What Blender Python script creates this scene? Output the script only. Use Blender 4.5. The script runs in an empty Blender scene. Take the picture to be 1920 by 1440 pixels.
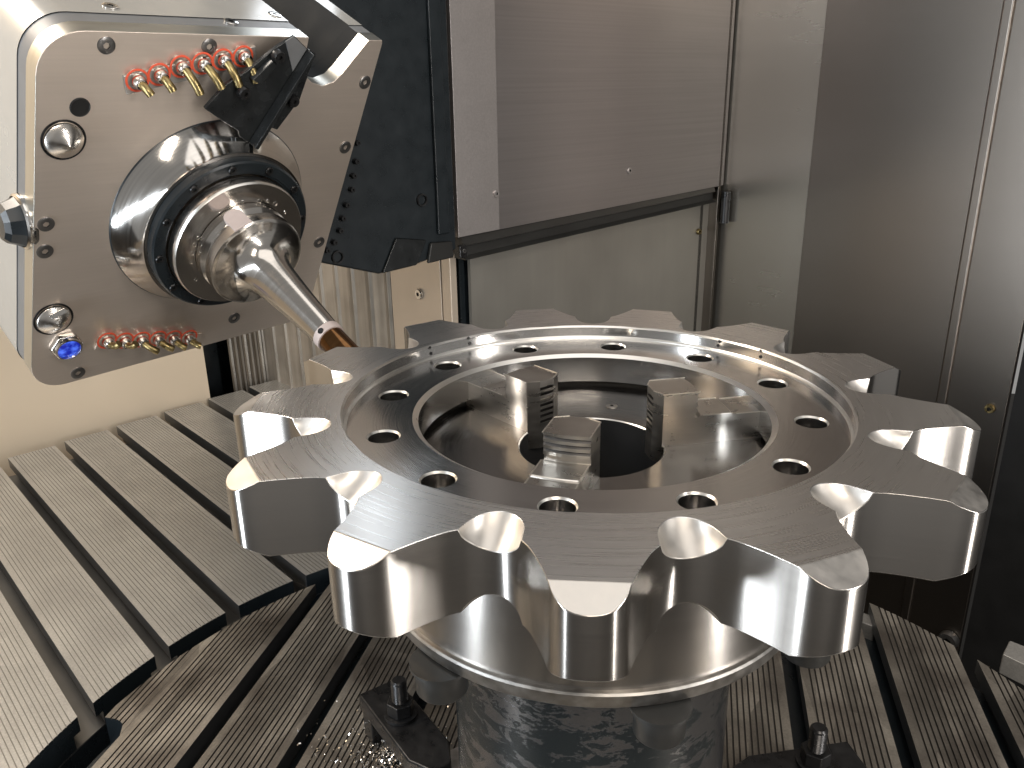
import bpy, bmesh, math, random
from mathutils import Vector, Matrix
random.seed(7)
PI = math.pi
R = math.radians
C = bpy.context.scene.collection
sc = bpy.context.scene

# ------------------------------------------------------------------ camera
CAM_D, CAM_H, YAW, PITCH, ROLL, FPX = 0.78838, 0.29451, -0.10243, 0.34656, 0.01776, 1554.5
fw = Vector((math.sin(YAW) * math.cos(PITCH), math.cos(YAW) * math.cos(PITCH), -math.sin(PITCH)))
rt = Vector((math.cos(YAW), -math.sin(YAW), 0))
dn = fw.cross(rt)
c_, s_ = math.cos(ROLL), math.sin(ROLL)
rt, dn = c_ * rt + s_ * dn, -s_ * rt + c_ * dn
CAM = Vector((0, -CAM_D, CAM_H))
cam_data = bpy.data.cameras.new('camera')
cam = bpy.data.objects.new('camera', cam_data)
C.objects.link(cam)
cam.matrix_world = Matrix(((rt.x, -dn.x, -fw.x, CAM.x), (rt.y, -dn.y, -fw.y, CAM.y), (rt.z, -dn.z, -fw.z, CAM.z), (0, 0, 0, 1)))
cam_data.sensor_width = 36
cam_data.lens = FPX / 1920 * 36
cam_data.clip_start = 0.01
cam_data.clip_end = 100
sc.camera = cam

# ------------------------------------------------------------------ light
w = bpy.data.worlds.new('World')
sc.world = w
w.use_nodes = True
bgn = w.node_tree.nodes['Background']
bgn.inputs[0].default_value = (0.79, 0.77, 0.745, 1)
bgn.inputs[1].default_value = 0.36
sc.view_settings.view_transform = 'Standard'
sc.view_settings.look = 'None'
sc.view_settings.exposure = 0
sc.view_settings.gamma = 1


def area(name, loc, target, sx, sy, power, col):
    l = bpy.data.lights.new(name, 'AREA')
    l.shape = 'RECTANGLE'
    l.size, l.size_y, l.energy, l.color = sx, sy, power, col
    o = bpy.data.objects.new(name, l)
    C.objects.link(o)
    o.location = loc
    o.rotation_euler = (Vector(target) - Vector(loc)).to_track_quat('-Z', 'Y').to_euler()
    return o


WARM = (1.0, 0.89, 0.77)
NEUT = (1.0, 0.95, 0.90)
COOL = (0.86, 0.93, 1.0)
area('work_lamp', (0.35, -1.75, 1.55), (0.0, 0.1, 0), 1.1, 0.35, 24, WARM)
area('ceiling_lamp', (0.15, 0.0, 1.9), (0.1, 0.0, 0), 2.0, 1.2, 10, NEUT)
area('door_lamp', (-1.55, -1.12, 0.15), (0, 0, 0.15), 0.15, 2.3, 46, COOL)
area('window_lamp', (1.50, -0.80, 0.15), (0, 0, 0.15), 0.12, 2.2, 36, NEUT)
area('cream_wall_fill', (-1.86, 0.32, 1.7), (-2.0, 0.9, -0.4), 1.0, 0.4, 48, WARM)  # added fill, unseen, only brightens the cream wall
area('back_lamp', (-0.47, 0.72, 0.60), (-0.20, -0.20, 0.0), 0.12, 0.12, 0.28, COOL)

# ------------------------------------------------------------------ frames and planes
E1 = Vector((math.cos(R(48.3)), math.sin(R(48.3)), 0))     # along the back of the machine
E2 = Vector((math.cos(R(138.3)), math.sin(R(138.3)), 0))   # towards the back of the machine
ZV = Vector((0, 0, 1))


def ray(px, py):
    return (fw * FPX + rt * (px - 960) + dn * (py - 720)).normalized()


def on_plane(px, py, point, normal):
    d = ray(px, py)
    return CAM + d * ((point - CAM).dot(normal) / d.dot(normal))


def at_z(px, py, z):
    return on_plane(px, py, Vector((0, 0, z)), ZV)


def at_u(px, py, u):
    p = on_plane(px, py, E2 * u, E2)
    return p.dot(E1), p.z


def at_e(px, py, e):
    p = on_plane(px, py, E1 * e, E1)
    return p.dot(E2), p.z


def frame(o, x, y, z):
    return Matrix(((x.x, y.x, z.x, o.x), (x.y, y.y, z.y, o.y), (x.z, y.z, z.z, o.z), (0, 0, 0, 1)))


# ------------------------------------------------------------------ objects
def thing(name, label, cat, mat=None, group=None):
    o = bpy.data.objects.new(name, None)
    C.objects.link(o)
    o.empty_display_size = 0.05
    if mat is not None:
        o.matrix_world = mat
    o['label'] = label
    o['category'] = cat
    if group:
        o['group'] = group
    return o


def mesh_obj(name, verts, faces, mats, parent=None, mi=None, sharp=35, bevel=0, seg=1, local=None, blim=35):
    me = bpy.data.meshes.new(name)
    me.from_pydata([tuple(v) for v in verts], [], faces)
    if not isinstance(mats, (list, tuple)):
        mats = [mats]
    for m in mats:
        me.materials.append(m)
    if mi:
        me.polygons.foreach_set('material_index', mi)
    bm = bmesh.new()
    bm.from_mesh(me)
    bmesh.ops.remove_doubles(bm, verts=bm.verts, dist=1e-6)
    bmesh.ops.recalc_face_normals(bm, faces=bm.faces)
    bm.to_mesh(me)
    bm.free()
    if sharp is not None:
        me.shade_smooth()
        me.set_sharp_from_angle(angle=R(sharp))
    me.update()
    o = bpy.data.objects.new(name, me)
    C.objects.link(o)
    if parent is not None:
        o.parent = parent
    if local is not None:
        o.matrix_local = local
    if bevel:
        b = o.modifiers.new('bevel', 'BEVEL')
        b.width, b.segments, b.limit_method, b.angle_limit = bevel, seg, 'ANGLE', R(blim)
        b.harden_normals = True
    return o


def lathe(name, prof, mats, parent=None, n=96, local=None, mis=None, sharp=35, bevel=0, close=False):
    vs, fs, mi = [], [], []
    k = len(prof)
    for i in range(n):
        a = 2 * PI * i / n
        ca, sa = math.cos(a), math.sin(a)
        for r, z in prof:
            vs.append((r * ca, r * sa, z))
    for i in range(n):
        j = (i + 1) % n
        for q in range(k if close else k - 1):
            q2 = (q + 1) % k
            if prof[q][0] < 1e-7 and prof[q2][0] < 1e-7:
                continue
            f = [i * k + q, j * k + q, j * k + q2, i * k + q2]
            if prof[q][0] < 1e-7:
                f = [i * k + q, j * k + q2, i * k + q2]
            elif prof[q2][0] < 1e-7:
                f = [i * k + q, j * k + q, i * k + q2]
            fs.append(f)
            mi.append(mis[q] if mis else 0)
    return mesh_obj(name, vs, fs, mats, parent, mi if len(set(mi)) > 1 else None, sharp, bevel, local=local)


def prism(name, poly, z0, z1, mats, parent=None, local=None, bevel=0, sharp=35, side_mi=None, cap_mi=0, seg=1, blim=35):
    n = len(poly)
    vs = [(x, y, z0) for x, y in poly] + [(x, y, z1) for x, y in poly]
    fs = [list(range(n)), list(range(n, 2 * n))]
    mi = [cap_mi, cap_mi]
    for i in range(n):
        j = (i + 1) % n
        fs.append([i, j, n + j, n + i])
        mi.append(side_mi(i) if side_mi else 0)
    return mesh_obj(name, vs, fs, mats, parent, mi if len(set(mi)) > 1 else None, sharp, bevel, seg, local, blim)


def box(name, x0, x1, y0, y1, z0, z1, mats, parent=None, local=None, bevel=0, seg=1):
    return prism(name, [(x0, y0), (x1, y0), (x1, y1), (x0, y1)], z0, z1, mats, parent, local, bevel, seg=seg)


def tube(name, pts, rad, mat, parent=None, n=12, local=None, caps=True):
    pts = [Vector(p) for p in pts]
    vs, fs = [], []
    ref = None
    for i, p in enumerate(pts):
        t = (pts[min(i + 1, len(pts) - 1)] - pts[max(i - 1, 0)]).normalized()
        if ref is None:
            ref = t.orthogonal().normalized()
        ref = (ref - t * ref.dot(t)).normalized()
        b = t.cross(ref)
        r = rad[i] if isinstance(rad, (list, tuple)) else rad
        for k in range(n):
            a = 2 * PI * k / n
            vs.append(p + (ref * math.cos(a) + b * math.sin(a)) * r)
    for i in range(len(pts) - 1):
        for k in range(n):
            k2 = (k + 1) % n
            fs.append([i * n + k, i * n + k2, (i + 1) * n + k2, (i + 1) * n + k])
    if caps:
        fs.append(list(range(n)))
        fs.append(list(range((len(pts) - 1) * n, len(pts) * n)))
    return mesh_obj(name, vs, fs, mat, parent, local=local)


def hexa(name, r, z0, z1, mat, parent, local, bevel=0.001):
    return prism(name, [(r * math.cos(PI / 3 * k), r * math.sin(PI / 3 * k)) for k in range(6)], z0, z1, mat, parent, local, bevel)


def rounded(poly, rads, seg=8):
    out = []
    n = len(poly)
    for i, p in enumerate(poly):
        r = rads.get(i, 0)
        p = Vector(p)
        if r == 0:
            out.append(tuple(p))
            continue
        a = (Vector(poly[i - 1]) - p).normalized()
        b = (Vector(poly[(i + 1) % n]) - p).normalized()
        ang = a.angle(b)
        d = r / math.tan(ang / 2)
        c = p + (a + b).normalized() * (r / math.sin(ang / 2))
        s, e = p + a * d, p + b * d
        va, vb = s - c, e - c
        tot = va.angle_signed(vb)
        for k in range(seg + 1):
            t = -tot * k / seg
            out.append((c.x + va.x * math.cos(t) - va.y * math.sin(t), c.y + va.x * math.sin(t) + va.y * math.cos(t)))
    return out


# ------------------------------------------------------------------ materials
def base_mat(name):
    m = bpy.data.materials.new(name)
    m.use_nodes = True
    nt = m.node_tree
    return m, nt, nt.nodes['Principled BSDF']


def node(nt, t, **kw):
    n = nt.nodes.new(t)
    for k, v in kw.items():
        setattr(n, k, v)
    return n


def metal(name, col, rough, aniso=0.0, axis='Z', scale=(60, 60, 60), cvar=0.12, rvar=0.12, bump=0.0, polar=False, blot=0.25, metallic=1.0, arot=0.0, fine=8.0, coat=0.0, spec=0.5):
    """machined or painted metal: streaked grain stretched along one direction, slow blotches in gloss"""
    m, nt, bs = base_mat(name)
    L = nt.links
    bs.inputs['Metallic'].default_value = metallic
    bs.inputs['Specular IOR Level'].default_value = spec
    tc = node(nt, 'ShaderNodeTexCoord')
    mp = node(nt, 'ShaderNodeMapping')
    mp.inputs['Scale'].default_value = scale
    if polar:
        sx = node(nt, 'ShaderNodeSeparateXYZ')
        L.new(tc.outputs['Object'], sx.inputs[0])
        ln = node(nt, 'ShaderNodeVectorMath', operation='LENGTH')
        cb0 = node(nt, 'ShaderNodeCombineXYZ')
        L.new(sx.outputs[0], cb0.inputs[0])
        L.new(sx.outputs[1], cb0.inputs[1])
        L.new(cb0.outputs[0], ln.inputs[0])
        at = node(nt, 'ShaderNodeMath', operation='ARCTAN2')
        L.new(sx.outputs[1], at.inputs[0])
        L.new(sx.outputs[0], at.inputs[1])
        cb = node(nt, 'ShaderNodeCombineXYZ')
        L.new(ln.outputs['Value'], cb.inputs[0])
        L.new(at.outputs[0], cb.inputs[1])
        L.new(sx.outputs[2], cb.inputs[2])
        L.new(cb.outputs[0], mp.inputs['Vector'])
    else:
        L.new(tc.outputs['Object'], mp.inputs['Vector'])
    n1 = node(nt, 'ShaderNodeTexNoise')
    n1.inputs['Scale'].default_value = 1.0
    n1.inputs['Detail'].default_value = 4
    L.new(mp.outputs[0], n1.inputs['Vector'])
    n2 = node(nt, 'ShaderNodeTexNoise')
    n2.inputs['Scale'].default_value = fine
    n2.inputs['Detail'].default_value = 5
    L.new(tc.outputs['Object'], n2.inputs['Vector'])
    mix = node(nt, 'ShaderNodeMix', data_type='FLOAT')
    mix.inputs[0].default_value = blot
    L.new(n1.outputs[0], mix.inputs[2])
    L.new(n2.outputs[0], mix.inputs[3])
    ramp = node(nt, 'ShaderNodeMapRange')
    ramp.inputs[1].default_value, ramp.inputs[2].default_value = 0.3, 0.7
    ramp.inputs[3].default_value, ramp.inputs[4].default_value = 1 - cvar, 1 + cvar
    L.new(mix.outputs[0], ramp.inputs[0])
    vm = node(nt, 'ShaderNodeVectorMath', operation='SCALE')
    vm.inputs[0].default_value = col
    L.new(ramp.outputs[0], vm.inputs['Scale'])
    L.new(vm.outputs[0], bs.inputs['Base Color'])
    rr = node(nt, 'ShaderNodeMapRange')
    rr.inputs[1].default_value, rr.inputs[2].default_value = 0.3, 0.7
    rr.inputs[3].default_value, rr.inputs[4].default_value = max(0.02, rough * (1 - rvar)), rough * (1 + rvar)
    L.new(mix.outputs[0], rr.inputs[0])
    L.new(rr.outputs[0], bs.inputs['Roughness'])
    if aniso:
        tg = node(nt, 'ShaderNodeTangent', direction_type='RADIAL', axis=axis)
        L.new(tg.outputs[0], bs.inputs['Tangent'])
        bs.inputs['Anisotropic'].default_value = aniso
        bs.inputs['Anisotropic Rotation'].default_value = arot
    if bump:
        bp = node(nt, 'ShaderNodeBump')
        bp.inputs['Strength'].default_value = bump
        bp.inputs['Distance'].default_value = 0.001
        L.new(n1.outputs[0], bp.inputs['Height'])
        L.new(bp.outputs[0], bs.inputs['Normal'])
    if coat:
        bs.inputs['Coat Weight'].default_value = coat
        bs.inputs['Coat Roughness'].default_value = 0.08
    return m


STEEL = (0.76, 0.75, 0.735)
M = {}
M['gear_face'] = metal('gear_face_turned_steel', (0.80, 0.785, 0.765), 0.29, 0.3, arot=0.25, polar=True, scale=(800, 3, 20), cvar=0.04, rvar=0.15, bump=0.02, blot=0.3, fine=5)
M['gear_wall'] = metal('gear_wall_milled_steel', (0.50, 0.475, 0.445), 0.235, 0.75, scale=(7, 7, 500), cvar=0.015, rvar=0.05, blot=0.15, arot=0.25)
M['gear_chamfer'] = metal('gear_fresh_chamfer', (0.60, 0.575, 0.54), 0.40, 0.0, scale=(120, 120, 30), cvar=0.07, rvar=0.2, bump=0.05, fine=30, blot=0.5)
M['recess'] = metal('gear_recess_turned_steel', (0.70, 0.69, 0.675), 0.17, 0.6, polar=True, scale=(620, 3, 10), cvar=0.05, rvar=0.25, bump=0.03, blot=0.35, fine=9, arot=0.25)
M['edge'] = metal('gear_edge_bright', (0.80, 0.78, 0.74), 0.30, 0.3, polar=True, scale=(300, 8, 40), cvar=0.05, arot=0.25)
M['bore'] = metal('bolt_hole_bore', (0.46, 0.45, 0.44), 0.18, 0.4, scale=(8, 8, 600), cvar=0.1, bump=0.03, arot=0.25)
M['chuck'] = metal('chuck_body_steel', (0.52, 0.495, 0.465), 0.22, 0.75, scale=(6, 6, 300), cvar=0.015, rvar=0.05, arot=0.25)
M['chuck_face'] = metal('chuck_face_steel', (0.29, 0.28, 0.27), 0.20, 0.5, polar=True, scale=(400, 4, 10), cvar=0.10, rvar=0.5, bump=0.03, blot=0.6, fine=14, arot=0.25)
M['lip'] = metal('chuck_lip_worn_steel', (0.30, 0.29, 0.275), 0.38, 0.2, scale=(90, 90, 90), cvar=0.35, rvar=0.3, bump=0.25, blot=0.5, fine=60)
M['jaw'] = metal('jaw_ground_steel', (0.50, 0.475, 0.44), 0.30, 0.0, scale=(25, 25, 220), cvar=0.12, rvar=0.2, bump=0.03, blot=0.5, fine=45)
M['jaw_highlight'] = metal('jaw_painted_highlight', (0.85, 0.82, 0.76), 0.30, scale=(60, 60, 60), cvar=0.1)
M['jaw_dark'] = metal('jaw_serration_dark', (0.10, 0.095, 0.09), 0.4, scale=(40, 40, 40))
M['void'] = metal('dark_inside', (0.012, 0.012, 0.012), 0.5, metallic=0.0, scale=(20, 20, 20), spec=0.3)
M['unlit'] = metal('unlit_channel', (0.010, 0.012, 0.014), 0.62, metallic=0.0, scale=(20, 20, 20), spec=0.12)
M['black'] = metal('black_painted_casting', (0.011, 0.015, 0.018), 0.30, metallic=0.0, scale=(30, 30, 30), cvar=0.15, rvar=0.2, spec=0.5)
M['black_oxide'] = metal('black_oxide_steel', (0.035, 0.035, 0.036), 0.32, metallic=0.7, scale=(70, 70, 70), cvar=0.35, rvar=0.4, bump=0.2, blot=0.5, fine=40)
M['bracket'] = metal('oily_black_bracket', (0.022, 0.024, 0.025), 0.24, metallic=0.3, scale=(40, 40, 40), cvar=0.3, rvar=0.4, bump=0.3, fine=30)
M['plate'] = metal('head_plate_brushed', (0.76, 0.665, 0.58), 0.38, 0.0, scale=(8, 260, 8), cvar=0.04, rvar=0.10, bump=0.02, blot=0.45, fine=5, metallic=0.78)
M['plate_edge'] = metal('head_plate_edge', (0.58, 0.57, 0.52), 0.34, scale=(20, 20, 200), cvar=0.05)
M['seal'] = metal('grey_seal_strip', (0.16, 0.165, 0.17), 0.45, metallic=0.2, scale=(40, 40, 40), cvar=0.08)
M['housing'] = metal('head_housing_satin_paint', (0.35, 0.345, 0.325), 0.25, metallic=0.2, scale=(30, 30, 30), cvar=0.03, rvar=0.12, fine=12, spec=0.6)
M['polish'] = metal('polished_spindle_steel', (0.62, 0.60, 0.57), 0.11, 0.35, scale=(6, 6, 300), cvar=0.08, rvar=0.3, bump=0.03, arot=0.25)
M['point'] = metal('turned_cone_steel', (0.60, 0.57, 0.53), 0.22, 0.85, scale=(60, 60, 300), cvar=0.08, rvar=0.2)
M['nose'] = metal('spindle_nose_steel', (0.50, 0.47, 0.44), 0.20, 0.5, polar=True, scale=(400, 4, 20), cvar=0.06, rvar=0.2, arot=0.25)
M['holder'] = metal('tool_holder_steel', (0.62, 0.59, 0.55), 0.14, 0.45, scale=(6, 6, 400), cvar=0.06, rvar=0.3, bump=0.04, arot=0.25)
M['insert'] = metal('bronze_coated_cutter', (0.17, 0.085, 0.035), 0.11, 0.3, scale=(6, 6, 200), cvar=0.2)
M['tag'] = metal('drive_pad_matte', (0.52, 0.44, 0.41), 0.5, scale=(100, 100, 100), cvar=0.05, metallic=0.25)
M['brass'] = metal('tarnished_brass', (0.30, 0.235, 0.11), 0.33, scale=(120, 120, 40), cvar=0.5, rvar=0.4, bump=0.2, blot=0.5, fine=160)
M['chrome'] = metal('bright_fitting', (0.72, 0.70, 0.67), 0.14, scale=(60, 60, 60), cvar=0.1)
M['seat'] = metal('orange_seal_ring', (0.72, 0.10, 0.045), 0.45, metallic=0.0, scale=(60, 60, 60), cvar=0.15)
M['manifold'] = metal('manifold_grey', (0.40, 0.385, 0.36), 0.35, metallic=0.6, scale=(60, 60, 60), cvar=0.1)
M['screw'] = metal('screw_zinc', (0.22, 0.215, 0.21), 0.30, metallic=0.9, scale=(60, 60, 60), cvar=0.15)
M['panel'] = metal('column_cover_brushed', (0.44, 0.41, 0.405), 0.32, 0.0, scale=(2.0, 2.0, 210), cvar=0.07, rvar=0.09, bump=0.02, blot=0.35, fine=4, metallic=0.9)
M['panel_edge'] = metal('column_cover_satin_strip', (0.50, 0.47, 0.46), 0.42, scale=(260, 260, 260), cvar=0.08, rvar=0.1, bump=0.03, metallic=0.87)
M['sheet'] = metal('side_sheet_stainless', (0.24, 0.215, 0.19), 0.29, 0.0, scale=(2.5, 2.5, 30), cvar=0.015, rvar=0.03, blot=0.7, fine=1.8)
M['sheet_reflection'] = metal('side_sheet_painted_reflection', (0.42, 0.395, 0.35), 0.27, scale=(2.5, 2.5, 30), cvar=0.03, rvar=0.04, blot=0.7, fine=1.8, metallic=0.9)  # paler copy of the side sheet, reflection of the cream wall in its colour
M['lower_sheet'] = metal('lower_sheet_zinc', (0.37, 0.355, 0.32), 0.36, scale=(60, 60, 5), cvar=0.08, rvar=0.2, blot=0.8, fine=4, metallic=0.65)
M['beige'] = metal('back_sheet_warm', (0.62, 0.53, 0.43), 0.42, metallic=0.55, scale=(8, 8, 2), cvar=0.08, blot=0.6, fine=5)
M['cream'] = metal('cream_enamel', (0.76, 0.63, 0.47), 0.42, metallic=0.0, scale=(3, 3, 3), cvar=0.03, blot=0.5, fine=2)
M['bellows'] = metal('way_cover_folds', (0.34, 0.30, 0.25), 0.42, metallic=0.5, scale=(70, 70, 2.5), cvar=0.30, rvar=0.2, blot=0.45, fine=14)
M['rubber'] = metal('rubber_lip', (0.018, 0.018, 0.017), 0.42, metallic=0.0, scale=(10, 10, 60), cvar=0.2)
M['floor'] = metal('sump_dark_floor', (0.035, 0.030, 0.025), 0.5, metallic=0.2, scale=(5, 5, 5), cvar=0.4)


def table_mat(name, c1, c2, rough, grime, gscale, metallic=0.75):
    m, nt, bs = base_mat(name)
    L = nt.links
    tc = node(nt, 'ShaderNodeTexCoord')
    mp = node(nt, 'ShaderNodeMapping')
    mp.inputs['Scale'].default_value = (gscale * 0.35, gscale * 2.4, 1)
    L.new(tc.outputs['Object'], mp.inputs[0])
    vo = node(nt, 'ShaderNodeTexVoronoi', feature='F1')
    vo.inputs['Scale'].default_value = 1
    L.new(mp.outputs[0], vo.inputs['Vector'])
    no = node(nt, 'ShaderNodeTexNoise')
    no.inputs['Scale'].default_value = 9
    no.inputs['Detail'].default_value = 6
    L.new(tc.outputs['Object'], no.inputs['Vector'])
    nf = node(nt, 'ShaderNodeTexNoise')
    nf.inputs['Scale'].default_value = 260
    nf.inputs['Detail'].default_value = 2
    L.new(tc.outputs['Object'], nf.inputs['Vector'])
    mr = node(nt, 'ShaderNodeMapRange')
    mr.inputs[1].default_value, mr.inputs[2].default_value = 0.35, 0.68
    L.new(no.outputs[0], mr.inputs[0])
    mx = node(nt, 'ShaderNodeMix', data_type='RGBA')
    mx.inputs[6].default_value = (*c1, 1)
    mx.inputs[7].default_value = (*c2, 1)
    L.new(mr.outputs[0], mx.inputs[0])
    sp = node(nt, 'ShaderNodeSeparateColor')
    L.new(vo.outputs['Color'], sp.inputs[0])
    m2 = node(nt, 'ShaderNodeMapRange')
    m2.inputs[3].default_value, m2.inputs[4].default_value = 1 - grime, 1 + grime
    L.new(sp.outputs[0], m2.inputs[0])
    m3 = node(nt, 'ShaderNodeMapRange')
    m3.inputs[1].default_value, m3.inputs[2].default_value = 0.3, 0.7
    m3.inputs[3].default_value, m3.inputs[4].default_value = 0.88, 1.12
    L.new(nf.outputs[0], m3.inputs[0])
    mm = node(nt, 'ShaderNodeMath', operation='MULTIPLY')
    L.new(m2.outputs[0], mm.inputs[0])
    L.new(m3.outputs[0], mm.inputs[1])
    vm = node(nt, 'ShaderNodeVectorMath', operation='SCALE')
    L.new(mx.outputs[2], vm.inputs[0])
    L.new(mm.outputs[0], vm.inputs['Scale'])
    L.new(vm.outputs[0], bs.inputs['Base Color'])
    bs.inputs['Metallic'].default_value = metallic
    bs.inputs['Roughness'].default_value = rough
    return m


M['fixed_top'] = table_mat('fixed_table_scraped_iron', (0.36, 0.35, 0.33), (0.43, 0.42, 0.395), 0.36, 0.05, 12, 0.5)
M['round_top'] = table_mat('round_table_oily_iron', (0.115, 0.10, 0.085), (0.31, 0.285, 0.245), 0.34, 0.30, 16, 0.5)
M['groove'] = metal('groove_dark', (0.05, 0.045, 0.04), 0.5, metallic=0.3, scale=(30, 30, 30))
M['fixed_groove'] = metal('fixed_groove_grey', (0.24, 0.23, 0.21), 0.5, metallic=0.5, scale=(30, 30, 30))
M['slot'] = metal('slot_wall_grey', (0.17, 0.175, 0.18), 0.33, metallic=0.85, scale=(6, 6, 60), cvar=0.2)


def flaky_reflections():
    m, nt, bs = base_mat('pedestal_flakes_and_painted_reflections')
    L = nt.links
    tc = node(nt, 'ShaderNodeTexCoord')
    mp = node(nt, 'ShaderNodeMapping')
    mp.inputs['Rotation'].default_value = (0.5, 0.2, 0)
    mp.inputs['Scale'].default_value = (30, 30, 62)
    L.new(tc.outputs['Object'], mp.inputs[0])
    n1 = node(nt, 'ShaderNodeTexNoise')
    n1.inputs['Scale'].default_value = 1
    n1.inputs['Detail'].default_value = 10
    n1.inputs['Roughness'].default_value = 0.72
    n1.inputs['Distortion'].default_value = 0.5
    L.new(mp.outputs[0], n1.inputs['Vector'])
    n2 = node(nt, 'ShaderNodeTexNoise')
    n2.inputs['Scale'].default_value = 5
    n2.inputs['Detail'].default_value = 2
    L.new(tc.outputs['Object'], n2.inputs['Vector'])
    ad = node(nt, 'ShaderNodeMath', operation='ADD')
    L.new(n1.outputs[0], ad.inputs[0])
    L.new(n2.outputs[0], ad.inputs[1])
    rp = node(nt, 'ShaderNodeMapRange')
    rp.inputs[1].default_value, rp.inputs[2].default_value = 0.995, 1.003
    L.new(ad.outputs[0], rp.inputs[0])
    mx = node(nt, 'ShaderNodeMix', data_type='RGBA')
    mx.inputs[6].default_value = (0.19, 0.19, 0.195, 1)  # grey patches: reflections in the black gloss, painted as colour between the chips
    mx.inputs[7].default_value = (0.010, 0.013, 0.014, 1)
    L.new(rp.outputs[0], mx.inputs[0])
    L.new(mx.outputs[2], bs.inputs['Base Color'])
    mt = node(nt, 'ShaderNodeMapRange')
    mt.inputs[3].default_value, mt.inputs[4].default_value = 0.9, 0.0
    L.new(rp.outputs[0], mt.inputs[0])
    L.new(mt.outputs[0], bs.inputs['Metallic'])
    rr = node(nt, 'ShaderNodeMapRange')
    rr.inputs[3].default_value, rr.inputs[4].default_value = 0.11, 0.20
    L.new(rp.outputs[0], rr.inputs[0])
    L.new(rr.outputs[0], bs.inputs['Roughness'])
    bp = node(nt, 'ShaderNodeBump')
    bp.inputs['Strength'].default_value = 0.55
    bp.inputs['Distance'].default_value = 0.0009
    L.new(ad.outputs[0], bp.inputs['Height'])
    L.new(bp.outputs[0], bs.inputs['Normal'])
    return m


M['flaky_reflections'] = flaky_reflections()


def glow():
    m, nt, bs = base_mat('blue_lamp_glass')
    tc = node(nt, 'ShaderNodeTexCoord')
    n = node(nt, 'ShaderNodeTexNoise')
    n.inputs['Scale'].default_value = 90
    nt.links.new(tc.outputs['Object'], n.inputs['Vector'])
    r = node(nt, 'ShaderNodeValToRGB')
    r.color_ramp.elements[0].position, r.color_ramp.elements[0].color = 0.35, (0.005, 0.01, 0.25, 1)
    r.color_ramp.elements[1].position, r.color_ramp.elements[1].color = 0.7, (0.10, 0.22, 1.0, 1)
    nt.links.new(n.outputs[0], r.inputs[0])
    nt.links.new(r.outputs[0], bs.inputs['Emission Color'])
    bs.inputs['Emission Strength'].default_value = 1.1
    bs.inputs['Base Color'].default_value = (0.01, 0.02, 0.2, 1)
    bs.inputs['Roughness'].default_value = 0.1
    return m


M['glow'] = glow()

# ------------------------------------------------------------------ the room of the machine
U_COL, E_SIDE, U_BACK = 0.90, 1.585, 1.95


def wall_quad(name, x0, x1, z0, z1, u, mat, depth=0.02, parent=None, tz0=None, tz1=None, bevel=0.0):
    """vertical sheet in the plane at distance u, spanning e1 x0..x1; depth goes away from the camera"""
    z0b = z0 if tz0 is None else tz0
    z1b = z1 if tz1 is None else tz1
    P = lambda x, z, d: E1 * x + E2 * (u + d) + ZV * z
    vs = [P(x0, z0, 0), P(x1, z0b, 0), P(x1, z1b, 0), P(x0, z1, 0), P(x0, z0, depth), P(x1, z0b, depth), P(x1, z1b, depth), P(x0, z1, depth)]
    fs = [[0, 1, 2, 3], [4, 5, 6, 7], [0, 1, 5, 4], [1, 2, 6, 5], [2, 3, 7, 6], [3, 0, 4, 7]]
    return mesh_obj(name, vs, fs, mat, parent, bevel=bevel)


def side_quad(name, u0, u1, z0, z1, e, mat, depth=0.02, parent=None, bevel=0.0):
    P = lambda u, z, d: E2 * u + E1 * (e + d) + ZV * z
    vs = [P(u0, z0, 0), P(u1, z0, 0), P(u1, z1, 0), P(u0, z1, 0), P(u0, z0, depth), P(u1, z0, depth), P(u1, z1, depth), P(u0, z1, depth)]
    fs = [[0, 1, 2, 3], [4, 5, 6, 7], [0, 1, 5, 4], [1, 2, 6, 5], [2, 3, 7, 6], [3, 0, 4, 7]]
    return mesh_obj(name, vs, fs, mat, parent, bevel=bevel)


def structure(o, label=None):
    o['kind'] = 'structure'
    if label:
        o['label'] = label
    return o


ZT = -0.610     # table top level
fl = mesh_obj('floor', [(-4, -3, -1.45), (4, -3, -1.45), (4, 4, -1.45), (-4, 4, -1.45)], [[0, 1, 2, 3]], M['floor'], sharp=None)
structure(fl, 'dark sump floor under the machine table')

# back wall: cream end, navy gap, folded way cover, beige sheets
x_c1, _ = at_u(376, 700, U_BACK)
x_n1, _ = at_u(434, 700, U_BACK)
structure(wall_quad('wall_backdrop', -3.0, 3.2, -1.45, 2.2, U_BACK + 0.09, M['black']), 'dark wall behind the sheets at the back')
structure(wall_quad('wall_cream', -3.0, x_c1, -1.45, 2.2, U_BACK - 0.05, M['cream'], depth=0.1), 'cream enamelled wall behind the slotted table')
E_COL = at_u(846, 560, U_COL + 0.05)[0]
u_w = at_e(735, 570, E_COL)[0]
u_s = at_e(829, 570, E_COL)[0]
u_f = U_COL + 0.05


def folds(a, b, nf):
    xs = []
    for k in range(nf):
        p = a + (b - a) * k / nf
        wd = (b - a) / nf
        xs += [(p, 0.0), (p + 0.42 * wd, 0.006 + 0.003 * (k % 3)), (p + 0.80 * wd, 0.0), (p + 0.90 * wd, 0.010)]
    return xs + [(b, 0.0)]


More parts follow.
